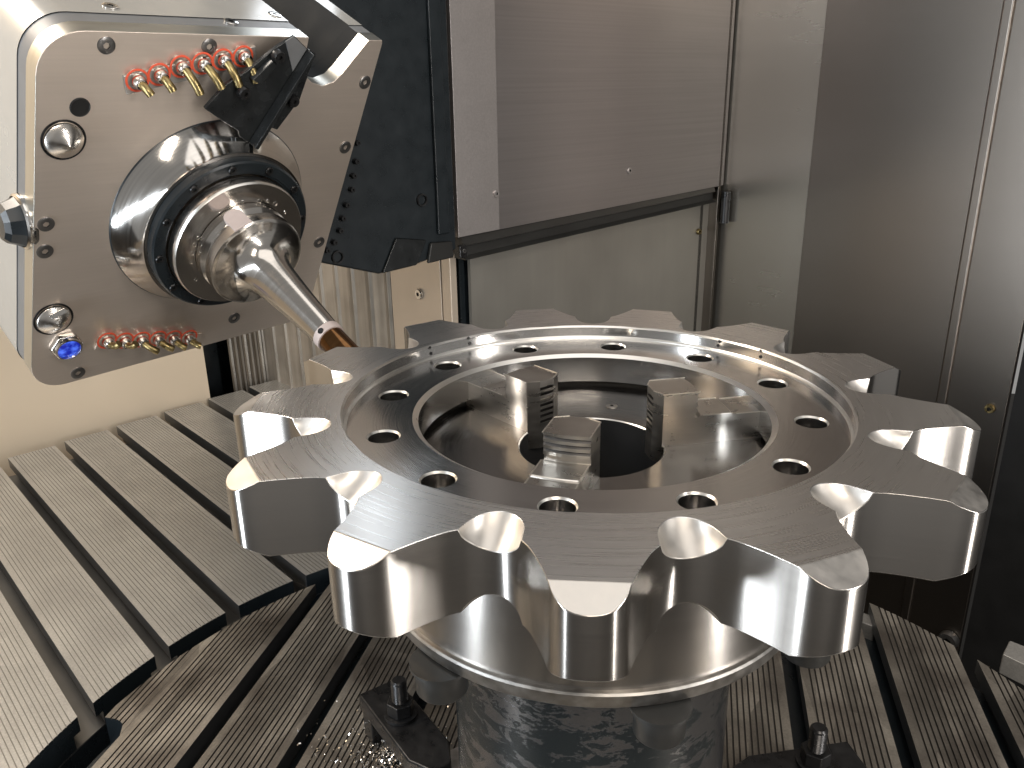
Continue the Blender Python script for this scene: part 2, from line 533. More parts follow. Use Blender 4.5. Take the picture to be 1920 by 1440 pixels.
vs, fs = [], []
line = [E1 * x + E2 * (U_BACK + d) for x, d in folds(x_n1, E_COL - 0.004, 7)] + [E1 * (E_COL + d) + E2 * u for u, d in folds(U_BACK - 0.004, u_w, 9)]
for q in line:
    vs += [q - ZV * 1.45, q + ZV * 1.6]
for i in range(len(line) - 1):
    fs.append([2 * i, 2 * i + 2, 2 * i + 3, 2 * i + 1])
wc = mesh_obj('way_cover', vs, fs, M['bellows'], sharp=20)
wc['label'] = 'vertically folded metal way cover behind the cutter shank'
wc['category'] = 'way cover'
for ua, ub, lb in ((u_w, u_s + 0.002, 'beige sheet beside the folded way cover'), (u_s - 0.002, u_f, 'narrow beige sheet past the seam next to the column')):
    P = lambda u, z, d: E2 * u + E1 * (E_COL + d) + ZV * z
    vv = [P(ua, -1.45, 0), P(ub, -1.45, 0), P(ub, 1.6, 0), P(ua, 1.6, 0), P(ua, -1.45, 0.02), P(ub, -1.45, 0.02), P(ub, 1.6, 0.02), P(ua, 1.6, 0.02)]
    structure(mesh_obj('wall_sheet', vv, [[0, 1, 2, 3], [4, 5, 6, 7], [0, 1, 5, 4], [1, 2, 6, 5], [2, 3, 7, 6], [3, 0, 4, 7]], M['beige'], bevel=0.002), lb)


def disc_screw(name, loc, z, r, parent=None, mat=None, head=0.002, local=False, hexr=0.42):
    """flat screw with a hexagon socket, z is its outward axis"""
    z = Vector(z).normalized()
    x = z.orthogonal().normalized()
    Mx = frame(Vector(loc), x, z.cross(x), z)
    n = 24
    vs, fs, mi = [], [], []
    prof = [(r, -0.001), (r, head * 0.6), (r * 0.88, head)]
    for q, (rr_, zz) in enumerate(prof):
        for i in range(n):
            a = 2 * PI * i / n
            vs.append((rr_ * math.cos(a), rr_ * math.sin(a), zz))
    for zz in (head, head - r * 0.5):
        for i in range(n):
            a = 2 * PI * i / n
            k = 2 * PI / 6
            d = math.cos(k / 2) / math.cos((a % k) - k / 2)
            vs.append((r * hexr * d * math.cos(a), r * hexr * d * math.sin(a), zz))
    for q in range(4):
        for i in range(n):
            j = (i + 1) % n
            fs.append([q * n + i, q * n + j, (q + 1) * n + j, (q + 1) * n + i])
            mi.append(1 if q == 3 else 0)
    fs.append([4 * n + i for i in range(n)])
    mi.append(1)
    o = mesh_obj(name, vs, fs, [mat or M['screw'], M['void']], None, mi, 30)
    if parent is not None:
        o.parent = parent
        if not local:
            Mx = parent.matrix_world.inverted() @ Mx
        o.matrix_local = Mx
    else:
        o.matrix_world = Mx
    return o


def wall_pt(px, py, u, out=0.0):
    e, z = at_u(px, py, u)
    return E1 * e + E2 * (u - out) + ZV * z


us_, zs_ = at_e(788, 551, E_COL)
o = disc_screw('wall_screw', E1 * (E_COL - 0.002) + E2 * us_ + ZV * zs_, -E1, 0.013, mat=M['chrome'], head=0.006)
o['label'], o['category'] = 'round headed screw in the beige sheet left of the column', 'screw'

# column with its brushed cover
Mcol = Matrix.Identity(4)
xa, za = at_u(856, 446, U_COL)
xb, zb = at_u(1356, 347, U_COL)
xs0, _ = at_u(929, 100, U_COL)
xt0, _ = at_u(845, 0, U_COL)
xa = (xa + xt0) / 2
cov = thing('column_cover', 'large brushed steel column cover with a slanted lower edge', 'machine cover')
z_s = za + (zb - za) * (xs0 - xa) / (xb - xa)
wall_quad('edge_strip', xa, xs0, za, 1.7, U_COL - 0.0015, M['panel_edge'], 0.012, cov, tz0=z_s, bevel=0.0008)
wall_quad('cover_sheet', xs0 + 0.0008, xb, z_s, 1.7, U_COL, M['panel'], 0.012, cov, tz0=zb)
for px, py in ((929, 363), (1179, 320)):
    disc_screw('cover_screw', wall_pt(px, py, U_COL, 0.002), -E2, 0.0085, cov, M['panel_edge'], 0.003)
# rubber wiper under the cover
xl, zl = at_u(868, 487, U_COL)
xr, zr = at_u(1338, 378, U_COL)
wip = thing('wiper_strip', 'black rubber wiper running along the slanted cover edge', 'wiper')
P = lambda x, z, u: E1 * x + E2 * u + ZV * z
vs, fs = [], []
for (x, z0_, z1_) in ((xl, zl, za - 0.001), (xr, zr, zb + 0.004)):
    hgt = z1_ - z0_
    for t, d in ((1.0, 0.004), (0.62, -0.004), (0.55, 0.006), (0.15, 0.004), (0.0, -0.010), (0.0, 0.03), (1.0, 0.03)):
        vs.append(P(x, z0_ + hgt * t, U_COL + d))
n7 = 7
for i in range(n7):
    fs.append([i, (i + 1) % n7, n7 + (i + 1) % n7, n7 + i])
fs += [list(range(7)), list(range(7, 14))]
mesh_obj('rubber_lip', vs, fs, M['rubber'], wip, sharp=30)
pw = wall_pt(857, 468, U_COL, 0.012)
bb = box('end_bracket', -0.011, 0.011, -0.016, 0.013, 0, 0.012, M['black_oxide'], wip, bevel=0.003)
bb.matrix_world = frame(pw, E1, ZV, -E2)
disc_screw('bracket_screw', pw - E2 * 0.013, -E2, 0.005, wip, M['screw'])
pw = wall_pt(1350, 372, U_COL, 0.02)
vs2 = [(0.013 * math.cos(a), 0.013 * math.sin(a)) for a in [k * PI / 8 for k in range(16)]]
bb = prism('guide_pin', vs2, -0.07, 0.022, M['black_oxide'], wip)
bb.matrix_world = frame(pw, E1, -E2, ZV)
# lower sheet and its dark ends
x0, _ = at_u(884, 560, U_COL + 0.03)
x1, _ = at_u(1333, 500, U_COL + 0.03)
ls = thing('lower_column_sheet', 'plain grey sheet under the slanted cover, screw at top right', 'machine panel')
wall_quad('sheet', x0, x1, -1.45, 0.06, U_COL + 0.03, M['lower_sheet'], 0.01, ls)
disc_screw('sheet_screw', wall_pt(1308, 434, U_COL + 0.03, 0.003), -E2, 0.009, ls, M['brass'], 0.006)
xd, _ = at_u(846, 560, U_COL + 0.05)
structure(wall_quad('wall_column', xd + 0.03, 1.56, -1.45, 1.7, U_COL + 0.055, M['black'], 0.9), 'black column body behind the brushed cover')
# corner rails
for k, (px, dd, wd, mt) in enumerate(((1338, 0.03, 0.016, M['void']), (1350, 0.0, 0.012, M['sheet']), (1357, 0.02, 0.010, M['black_oxide']), (1364, -0.004, 0.013, M['panel_edge']), (1372, 0.012, 0.010, M['black_oxide']))):
    x, _ = at_u(px + (3 if k else 0), 300, U_COL)
    o = wall_quad('corner_rail', x - wd / 2, x + wd / 2, -1.45, 1.7, U_COL + dd, mt, 0.03, bevel=0.001)
    o['label'] = ['dark slot strip beside the lower sheet', 'polished upright rail nearest the lower sheet', 'black upright rail between two bright rails', 'satin upright rail in the machine corner', 'thin black seam rail against the side wall'][k]
    o['category'] = 'rail'

# side wall on the right
u_a, _ = at_e(1888, 0, E_SIDE)
u_r0, _ = at_e(1838, 300, E_SIDE)
u_r1, _ = at_e(1852, 300, E_SIDE)
u_end, _ = at_e(1905, 680, E_SIDE)
u_m = at_e(1519, 320, E_SIDE)[0]
structure(side_quad('wall_side', u_r0, u_m, -1.45, 1.9, E_SIDE, M['sheet'], 0.02), 'wide dark stainless side wall right of the sheet with the painted reflection')
structure(side_quad('wall_side', u_m + 0.001, U_COL + 0.1, -1.45, 1.9, E_SIDE + 0.001, M['sheet_reflection'], 0.02), 'stainless side sheet with a painted pale reflection next to the machine corner')
structure(side_quad('wall_side_edge', u_end, u_r1, -1.45, 1.9, E_SIDE - 0.004, M['sheet'], 0.02, bevel=0.002), 'narrow stainless strip at the right end of the side wall')
o = side_quad('side_rib', u_r1 - 0.004, u_r0 + 0.006, -1.45, 1.9, E_SIDE - 0.012, M['sheet'], 0.02, bevel=0.006)
o['label'], o['category'] = 'slim upright rib folded on the stainless side wall', 'rib'
structure(side_quad('wall_door_frame', u_end - 0.9, u_end - 0.003, -1.45, 1.9, E_SIDE + 0.03, M['void'], 0.05), 'black door frame past the side wall')
e_, z_ = at_e(1857, 765, E_SIDE - 0.004)
o = disc_screw('wall_screw', E2 * e_ + E1 * (E_SIDE - 0.007) + ZV * z_, -E1, 0.012, mat=M['brass'], head=0.008)
o['label'], o['category'] = 'brass coloured screw on the right side wall', 'screw'
e_, z_ = at_e(1781, 1197, E_SIDE - 0.004)
o = disc_screw('wall_bolt', E2 * e_ + E1 * (E_SIDE - 0.007) + ZV * z_, -E1, 0.026, mat=M['screw'], head=0.02)
o['label'], o['category'] = 'dark bolt low on the side wall behind the round table', 'bolt'

# black swivel body behind the head
sw = thing('swivel_body', 'black painted casting between the milling head and the brushed cover', 'machine casting')
US = 0.86
Msw = frame(E2 * US, E1, ZV, -E2)
body = [at_u(px, py, US) for px, py in ((846, 470), (830, 478), (776, 498), (712, 514), (598, 492))]
body = [(x, z) for x, z in body]
x_r = at_u(846, 200, US)[0]
poly = [(x_r, body[0][1])] + body[1:] + [(body[-1][0] - 0.12, 0.15), (body[-1][0] - 0.12, 1.5), (x_r, 1.5)]
prism('casting', poly, -0.55, 0, M['black'], sw, bevel=0.004).matrix_world = Msw
strip = [at_u(px, py, US - 0.006) for px, py in ((822, 440), (843, 440))]
xq0, xq1 = strip[0][0], strip[1][0]
prism('edge_rail', [(xq0, strip[0][1]), (xq1, strip[0][1]), (xq1, 1.5), (xq0, 1.5)], 0.0005, 0.008, M['black'], sw, bevel=0.002).matrix_world = Msw
bev = [at_u(px, py, US - 0.004) for px, py in ((742, 446), (800, 450), (782, 497), (716, 513))]
prism('bevel_plate', bev, 0.0005, 0.006, M['bracket'], sw, bevel=0.003).matrix_world = Msw
bev = [at_u(px, py, US - 0.004) for px, py in ((806, 455), (846, 452), (850, 482), (800, 494))]
prism('bevel_plate', bev, 0.0005, 0.009, M['rubber'], sw, bevel=0.003).matrix_world = Msw
for px, py in ((790, 375), (632, 482)):
    e, z = at_u(px, py, US)
    r0 = 0.0125
    lathe('bolt_hole', [(r0 * 0.72, 0.001), (r0 * 0.8, 0.004), (r0, 0.004), (r0 * 1.05, 0.0005)], M['black_oxide'], sw, 32).matrix_world = frame(E1 * e + E2 * (US - 0.0005) + ZV * z, E1, ZV, -E2)
for px, py in ((672, 268), (670, 303), (665, 330), (662, 356), (652, 385), (645, 410), (640, 433), (629, 455), (615, 470)):
    e, z = at_u(px, py, US - 0.01)
    disc_screw('casting_screw', E1 * e + E2 * (US - 0.001) + ZV * z, -E2, 0.0055, sw, M['black_oxide'], 0.010)

# ------------------------------------------------------------------ slotted tables
def slab(name, n0, n1, ends, top, groove, gp, gw, gd, th_, lip, under, parent, Mt, z0=0.0, gmin=0.006):
    """bar between two T-slots: grooved top, overhanging lips, foot; ends(n) gives its reach along the slot"""
    pr, mats_ = [], []
    x = n0
    w_ = n1 - n0
    ng = max(0, int((w_ - 2 * gmin) / gp))
    st = n0 + (w_ - (ng - 1) * gp) / 2 if ng > 1 else n0 + w_ / 2
    pr.append((n0 + under, z0 - th_)); mats_.append(2)
    pr.append((n0 + under, z0 - lip)); mats_.append(2)
    pr.append((n0, z0 - lip)); mats_.append(2)
    pr.append((n0, z0)); mats_.append(0)
    for k in range(ng):
        g = st + k * gp
        pr += [(g - gw / 2, z0), (g - gw * 0.3, z0 - gd), (g + gw * 0.3, z0 - gd), (g + gw / 2, z0)]
        mats_ += [1, 1, 1, 0]
    pr.append((n1, z0)); mats_.append(2)
    pr.append((n1, z0 - lip)); mats_.append(2)
    pr.append((n1 - under, z0 - lip)); mats_.append(2)
    pr.append((n1 - under, z0 - th_)); mats_.append(2)
    vs, fs, mi = [], [], []
    for n_, z_ in pr:
        a, b = ends(n_)
        vs.append((a, n_, z_))
        vs.append((b, n_, z_))
    k = len(pr)
    for i in range(k - 1):
        fs.append([2 * i, 2 * i + 1, 2 * i + 3, 2 * i + 2])
        mi.append(mats_[i])
    # end caps as vertical strips from the profile down to the foot
    for e in (0, 1):
        for i in range(3, k - 4):
            a, b = 2 * i + e, 2 * (i + 1) + e
            va, vb = vs[a], vs[b]
            ia = len(vs); vs.append((va[0], va[1], z0 - lip)); vs.append((vb[0], vb[1], z0 - lip))
            fs.append([a, b, ia + 1, ia]); mi.append(3)
        a0, b0 = ends(n0 + under)[e], ends(n1 - under)[e]
        m_ = 10
        for q in range(m_):
            p0 = n0 + under + (w_ - 2 * under) * q / m_
            p1 = n0 + under + (w_ - 2 * under) * (q + 1) / m_
            ia = len(vs)
            vs += [(ends(p0)[e], p0, z0 - lip), (ends(p1)[e], p1, z0 - lip), (ends(p1)[e], p1, z0 - th_), (ends(p0)[e], p0, z0 - th_)]
            fs.append([ia, ia + 1, ia + 2, ia + 3]); mi.append(3)
    o = mesh_obj(name, vs, fs, [top, groove, M['slot'], M['black']], parent, mi, 30, local=Mt)
    return o


# round table, slots along 83.3 degrees
RT = thing('rotary_table', 'round rotary table with oily grooved bars and dark T-slots', 'machine table', Matrix.Translation((0, 0, ZT)))
AR = R(83.3)
Mr = Matrix.Rotation(AR, 4, 'Z')
RR = 0.76
chord = lambda n: math.sqrt(max(RR * RR - n * n, 1e-6))
PITCH_R, SW = 0.1435, 0.027
for k in range(-5, 5):
    n0, n1 = k * PITCH_R + SW / 2, (k + 1) * PITCH_R - SW / 2
    slab('table_bar', n0, n1, lambda n: (-chord(n), chord(n)), M['round_top'], M['groove'], 0.0088, 0.0027, 0.0028, 0.052, 0.026, 0.011, RT, Mr)


def nub_ends(n):
    f = max(0.0, min(1.0, (0.735 - n) / 0.031))
    return (0.083 - 0.035 * (1 - math.sqrt(max(0, 1 - f * f))) * 1.0, chord(n))


slab('table_bar', 5 * PITCH_R - SW / 2 + 0.0005, 0.752, nub_ends, M['round_top'], M['groove'], 0.0088, 0.0027, 0.0028, 0.052, 0.026, 0.0, RT, Mr)
slab('table_bar', -0.752, -5 * PITCH_R - SW / 2 + 0.01, lambda n: (-chord(n), chord(n)), M['round_top'], M['groove'], 0.0088, 0.0027, 0.0028, 0.052, 0.026, 0.0, RT, Mr)
lathe('table_base', [(0, -0.050), (0.70, -0.050), (RR - 0.004, -0.0501), (RR - 0.004, -0.6), (0, -0.6)], M['black'], RT, 128)

# fixed table, slots along 138.3 degrees
FT = thing('fixed_table', 'pale grey fixed table with parallel grooved bars around the round table', 'machine table', Matrix.Translation((0, 0, ZT + 0.003)))
Mf = Matrix.Rotation(R(138.3), 4, 'Z')
RG = 0.795
PF = 0.1415
uend = lambda k: 1.86


def f_ends(k):
    def g(n):
        lo = math.sqrt(max(RG * RG - n * n, 0)) if abs(n) < RG else 0.0
        return (lo, 1.855 - 0.012 * k)
    return g


for k in range(-5, 5):
    n0 = 0.0975 + 0.014 + PF * (k - 1) + 0.0
    n1 = n0 + PF - 0.0275
    if n1 > 0.79:
        continue
    slab('table_bar', n0, n1, f_ends(k), M['fixed_top'], M['fixed_groove'], 0.0076, 0.0016, 0.0014, 0.052, 0.027, 0.012, FT, Mf)
# base of the fixed table with a concave front
vs, fs = [], []
N = 60
for i in range(N + 1):
    n_ = -0.62 + (0.78 + 0.62) * i / N
    lo = math.sqrt(max(RG * RG - n_ * n_, 0)) - 0.0005
    for (u_, z_) in ((lo, -0.0505), (1.84, -0.0505), (lo, -0.6), (1.84, -0.6)):
        vs.append((u_, n_, z_))
for i in range(N):
    a, b = 4 * i, 4 * (i + 1)
    fs += [[a, a + 1, b + 1, b], [a, b, b + 2, a + 2], [a + 1, b + 1, b + 3, a + 3]]
mesh_obj('table_base', vs, fs, M['slot'], FT, [0] * 0 or None, 30, local=Mf)
av, af = [], []
for i in range(N + 1):
    av += [(vs[4 * i][0] - 0.001, vs[4 * i][1], -0.0522), (vs[4 * i][0] - 0.001, vs[4 * i][1], -0.6)]
    if i:
        af.append([2 * i - 2, 2 * i, 2 * i + 1, 2 * i - 1])
mesh_obj('table_apron', av, af, M['black'], FT, None, 30, local=Mf)

# ------------------------------------------------------------------ sprocket
TEETH, TP, TT = 13, -1.5690, 0.0695
STEP = 2 * PI / TEETH
flank = [(0.2911, 0.0476), (0.2945, 0.0448), (0.2987, 0.0421), (0.3028, 0.0399), (0.3071, 0.0380), (0.3125, 0.0357), (0.3179, 0.0336), (0.3232, 0.0316), (0.3282, 0.0298), (0.3335, 0.0281), (0.3385, 0.0266)]
tip = [(0.3385, 0.0266), (0.3412, 0.0257), (0.3440, 0.0247), (0.3470, 0.0233), (0.3500, 0.0215), (0.3530, 0.0190), (0.3558, 0.0163), (0.3578, 0.0128), (0.3592, 0.0090), (0.3600, 0.0045), (0.3603, 0.0)]
TS = 0.476
tipf = tip + [(x, -y) for x, y in reversed(tip[:-1])]
root_c, root_r = 0.3203, 0.0354
a0 = math.atan2(0.0236, -(root_c - 0.2939))
NRT = 20
roots = [(root_c + root_r * math.cos(a0 + (2 * PI - 2 * a0) * i / NRT), root_r * math.sin(a0 + (2 * PI - 2 * a0) * i / NRT)) for i in range(NRT + 1)]
sc_top_half = [(0.0, 0.2590), (0.0040, 0.2595), (0.0080, 0.2611), (0.0115, 0.2636), (0.0150, 0.2668), (0.0178, 0.2709), (0.0200, 0.2760), (0.0215, 0.2812), (0.0227, 0.2870), (0.0236, 0.2939)]


def interp(tab, t):
    # t in 0..1 over table by index
    f = t * (len(tab) - 1)
    i = min(int(f), len(tab) - 2)
    f -= i
    return (tab[i][0] * (1 - f) + tab[i + 1][0] * f, tab[i][1] * (1 - f) + tab[i + 1][1] * f)


def top_curve(i):
    t = abs(i - NRT / 2) / (NRT / 2)
    y, x = interp(sc_top_half, t)
    return (x, y if i < NRT / 2 else -y)


_r, _a = math.hypot(0.2939, 0.0236), STEP / 2 - math.atan2(0.0236, 0.2939)
flank[0] = (_r * math.cos(_a), _r * math.sin(_a))
roots[0], roots[-1] = (0.2939, 0.0236), (0.2939, -0.0236)
V, F, MI = [], [], []


def add(p, ang):
    x, y, z = p
    V.append((x * math.cos(ang) - y * math.sin(ang), x * math.sin(ang) + y * math.cos(ang), z))
    return len(V) - 1


def strip(A, B, m):
    for i in range(len(A) - 1):
        F.append([A[i], A[i + 1], B[i + 1], B[i]])
        MI.append(m)


R_IN = 0.2500
for k in range(TEETH):
    at = TP + k * STEP
    an = at + STEP / 2
    for sgn, z_, top in ((1, 0.0, True), (-1, -TT, False)):
        # tooth outline: right flank in, tip chamfer line, other flank
        lo = [add((x, -y, z_), at) for x, y in flank]
        hi = [add((x, y, z_), at) for x, y in flank]
        zc = lambda x: z_ - sgn * max(0.0, (x - 0.3385) * TS)
        tp_ = [add((x, -y, zc(x)), at) for x, y in tipf]
        # chamfer face
        F.append(tp_[:]); MI.append(2)
        # top face of tooth, from inner ring to outline
        ring = []
        for (x, y) in flank:
            ring.append(math.atan2(-y, x))
        il = [add((R_IN * math.cos(a), R_IN * math.sin(a), z_), at) for a in ring]
        ih = [add((R_IN * math.cos(a), R_IN * math.sin(-a), z_), at) for a in ring]
        strip(lo, il, 0)
        strip(hi, ih, 0)
        F.append([lo[-1], hi[-1], ih[-1], il[-1]]); MI.append(0)
        # scallop between this tooth and the next
        dep = 0.0185 if top else 0.0145
        tc_ = [top_curve(i) for i in range(NRT + 1)]
        wl = [(x, y, z_ - sgn * dep * max(0.0, 1 - (y / 0.0236) ** 2) ** 0.62) for x, y in roots]
        T_ = [add((x, y, z_), an) for x, y in tc_]
        W_ = [add(p, an) for p in wl]
        prev = T_
        for q in (0.25, 0.5, 0.75):
            cur = []
            for (x, y), p in zip(tc_, wl):
                bow = 0.0016 * math.sin(PI * q)
                cur.append(add((x + (p[0] - x) * q - bow * 0.8, y + (p[1] - y) * q, z_ + (p[2] - z_) * q - sgn * bow * 0.6), an))
            strip(prev, cur, 3)
            prev = cur
        strip(prev, W_, 3)
        ia = [add((R_IN * math.cos(math.atan2(y, x)), R_IN * math.sin(math.atan2(y, x)), z_), an) for x, y in tc_]
        strip(T_, ia, 0)
        if top:
            sav = (lo, hi, tp_, W_)
        else:
            strip(sav[0], lo, 1)
            strip(sav[1], hi, 1)
            strip(sav[2], tp_, 1)
            strip(sav[3], W_, 1)
sprocket = thing('sprocket', 'large machined steel sprocket with thirteen teeth, on the chuck', 'sprocket')
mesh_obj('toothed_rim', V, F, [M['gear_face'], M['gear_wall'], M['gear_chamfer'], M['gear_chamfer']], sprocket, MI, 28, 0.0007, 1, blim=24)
ZF = -0.0161
lathe('recess_wall', [(0.2500, 0.0), (0.2480, -0.0022), (0.2478, -0.0130), (0.2462, -0.0146), (0.2455, ZF)], [M['edge'], M['recess']], sprocket, 192, mis=[0, 1, 0, 0])
lathe('bore_wall', [(0.1815, ZF), (0.1758, -0.0195), (0.1756, -0.0500), (0.1780, -0.0515), (0.2300, -0.0515), (0.2320, -TT)], [M['edge'], M['recess']], sprocket, 192, mis=[0, 1, 1, 1, 1])
lathe('underside_ring', [(0.2320, -TT), (0.2500, -TT)], [M['recess']], sprocket, 192)
# recessed flange floor with twelve bolt holes
V, F, MI = [], [], []
RB, HP, RH = 0.21255, 1.9755, 0.0146
for k in range(12):
    ac = HP - k * PI / 6
    phis = set(2 * PI * i / 48 for i in range(48))
    r0, r1, ah = 0.1815, 0.2455, PI / 12
    for (dr, da) in ((r1 - RB, ah), (r1 - RB, -ah), (r0 - RB, ah), (r0 - RB, -ah)):
        phis.add(math.atan2(da * RB, dr) % (2 * PI))
    phis = sorted(phis)
    rings = [[], [], [], []]
    for p in phis:
        cx_, sy_ = math.cos(p), math.sin(p)
        # hole
        for q, (rh, z_) in enumerate(((RH + 0.0016, ZF), (RH, ZF - 0.0018), (RH, -0.0512))):
            X, Y = RB + rh * cx_, rh * sy_
            rings[q + 1].append(add((X, Y, z_), ac))
        t = 1e9
        if abs(cx_) > 1e-9:
            t = min(t, ((r1 - RB) if cx_ > 0 else (r0 - RB)) / cx_)
        if abs(sy_) > 1e-9:
            t = min(t, ah * RB / abs(sy_))
        rr_, aa = RB + t * cx_, t * sy_ / RB
        rings[0].append(add((rr_ * math.cos(aa), rr_ * math.sin(aa), ZF), ac))
    m = len(phis)
    for q, mm in ((0, 0), (1, 1), (2, 2)):
        for i in range(m):
            j = (i + 1) % m
            F.append([rings[q][i], rings[q][j], rings[q + 1][j], rings[q + 1][i]])
            MI.append(mm)
mesh_obj('drilled_flange', V, F, [M['recess'], M['edge'], M['bore']], sprocket, MI, 28)
for px, py in ((877, 634), (881, 644), (805, 652), (808, 663), (1349, 640), (1347, 648), (1427, 658), (1426, 669)):
    best = None
    for i in range(400):
        a = PI * i / 400
        pt = Vector((0.2476 * math.cos(a), 0.2476 * math.sin(a), 0))
        d = ray(px, py)
        nrm = Vector((-math.cos(a), -math.sin(a), 0))
        hit = CAM + d * ((pt - CAM).dot(nrm) / d.dot(nrm))
        e = (Vector((hit.x, hit.y, 0)) - pt).length
        if best is None or e < best[0]:
            best = (e, pt, nrm, hit.z)
    _, pt, nrm, hz = best
    xx = ZV.cross(nrm)
    lathe('punch_mark', [(0, -0.0002), (0.0011, 0.0), (0.0015, 0.0006), (0.0021, 0.0002)], M['black_oxide'], sprocket, 12, local=frame(Vector((pt.x, pt.y, hz)) + nrm * 0.0003, xx, ZV, nrm))

# ------------------------------------------------------------------ chuck
chuck = thing('lathe_chuck', 'round steel three-jaw chuck carrying the sprocket', 'chuck')
ZC = -0.0575
# face with centre hole, body, lip
lathe('chuck_body', [(0.197, ZC), (0.197, -0.0660), (0.2165, -0.0685), (0.2165, -0.1855)], [M['chuck_face'], M['chuck']], chuck, 160, mis=[0, 0, 1])
lathe('chuck_lip', [(0.2165, -0.1855), (0.2205, -0.1862), (0.2222, -0.1880), (0.2200, -0.2010), (0.2185, -0.2025), (0.120, -0.2030)], M['lip'], chuck, 160)
lathe('chuck_face', [(0.197, ZC), (0.0755, ZC), (0.0742, ZC - 0.0012), (0.0742, -0.19), (0, -0.19)], [M['chuck_face'], M['edge'], M['void']], chuck, 160, mis=[0, 1, 2, 2])
pt = at_z(1147, 762, ZC)
disc_screw('face_screw', pt + Vector((0, 0, 0.0003)), ZV, 0.0068, chuck, M['jaw'], 0.001, hexr=0.35)


def jaw(az, off):
    a = R(az)
    e = Vector((math.cos(a), math.sin(a), 0))
    n = Vector((-math.sin(a), math.cos(a), 0))
    Mj = frame(n * off + ZV * ZC, e, n, ZV)
    j = bpy.data.objects.new('jaw', None)
    C.objects.link(j)
    j.parent = chuck
    j.matrix_local = Mj
    hw = 0.0222
    top = 0.0565
    # tall block with grooved inner and outer faces
    prof = [(0.0700, -0.02)]
    ng = 7
    z = 0.004
    zs = []
    for g in range(ng):
        zz = 0.009 + g * 0.0062
        prof += [(0.0700, zz), (0.0722, zz + 0.0006), (0.0700, zz + 0.0030)]
    prof += [(0.0700, top), (0.1085, top)]
    for g in range(3):
        zz = top - 0.0065 - g * 0.0062
        prof += [(0.1085, zz + 0.0030), (0.1062, zz + 0.0026), (0.1085, zz)]
    prof += [(0.1085, 0.0345), (0.1060, 0.0335), (0.1060, 0.0290), (0.1095, 0.0285), (0.1125, 0.0308), (0.1450, 0.0308), (0.1462, 0.0290), (0.1490, 0.0296), (0.1800, 0.0296)]
    for g in range(3):
        zz = 0.026 - g * 0.0062
        prof += [(0.1800, zz), (0.1782, zz - 0.0012), (0.1800, zz - 0.0022)]
    prof += [(0.1800, -0.02)]
    # sections across the width: the inner end is wedge shaped, outer steps follow arcs
    V, F, MJ = [], [], []
    dark = set()
    for q in range(1, m_ := len(prof)):
        (xa_, za_), (xb_, zb_) = prof[q - 1], prof[q]
        if abs(xa_ - xb_) > 0.0008 and abs(xa_ - xb_) < 0.0026 and abs(za_ - zb_) < 0.0040 and not 0.0285 <= za_ <= 0.036:
            dark.add(q - 1)
    ys = [-1, -0.43, -0.425, -0.2, 0.0, 0.2, 0.425, 0.43, 1]
    secs = len(ys)
    for yy in ys:
        y = yy * hw
        ay = abs(yy)
        for (x, zz) in prof:
            if x < 0.09:
                if ay > 0.427:
                    x, dx = 0.0700, -0.0068 * (1 - (ay - 0.43) / 0.57)
                else:
                    dx = -0.0068
            elif x > 0.1035:
                dx = math.sqrt(x * x - y * y) - x
            else:
                dx = 0
            V.append((x + dx, y, zz))
    m = len(prof)
    for s in range(secs - 1):
        for i in range(m - 1):
            F.append([s * m + i, (s + 1) * m + i, (s + 1) * m + i + 1, s * m + i + 1])
            MJ.append(1 if i in dark and (prof[i][0] > 0.1 or 2 <= s <= secs - 4) else 0)
    for s in (0, secs - 1):
        F.append([s * m + i for i in range(m)])
        MJ.append(0)
    mesh_obj('jaw_block', V, F, [M['jaw'], M['jaw_dark']], j, MJ, None)
    # pale strips along the jaw edges, standing in for edge highlights
    V, F = [], []
    for sg in (-1, 1):
        for line in (((0.0632, 0.43, top), (0.0700, 1, top), (0.1085, 1, top)), ((0.1125, 1, 0.0308), (0.1450, 1, 0.0308)), ((0.1490, 1, 0.0296), (0.1790, 1, 0.0296))):
            for p, q in zip(line, line[1:]):
                A = Vector((p[0], sg * p[1] * hw, p[2] + 0.00015))
                B = Vector((q[0], sg * q[1] * hw, q[2] + 0.00015))
                sd = (B - A).cross(ZV).normalized() * 0.0006
                up = ZV * 0.0004
                i0 = len(V)
                V += [A + sd - up, A - sd - up, A - sd + up, A + sd + up, B + sd - up, B - sd - up, B - sd + up, B + sd + up]
                F += [[i0 + a for a in f] for f in ((0, 1, 2, 3), (4, 5, 6, 7), (0, 1, 5, 4), (1, 2, 6, 5), (2, 3, 7, 6), (3, 0, 4, 7))]
    for yy in [-0.95 + 0.1 * k for k in range(19)]:
        for x0_ in (0.1452,):
            a_, b_ = [Vector((math.sqrt(x0_ * x0_ - (t * hw) ** 2), t * hw, 0.0311)) for t in (yy, yy + 0.1)]
            i0 = len(V)
            V += [a_ - Vector((0.0008, 0, 0)), a_ + Vector((0.0006, 0, -0.0006)), b_ + Vector((0.0006, 0, -0.0006)), b_ - Vector((0.0008, 0, 0))]
            F.append([i0, i0 + 1, i0 + 2, i0 + 3])
    mesh_obj('edge_highlight', V, F, M['jaw_highlight'], j, None, None)['kind'] = 'stuff'
    return j


for az, off in ((135.6, 0.0040), (15.4, 0.0040), (256.0, 0.0040)):
    jaw(az, off)

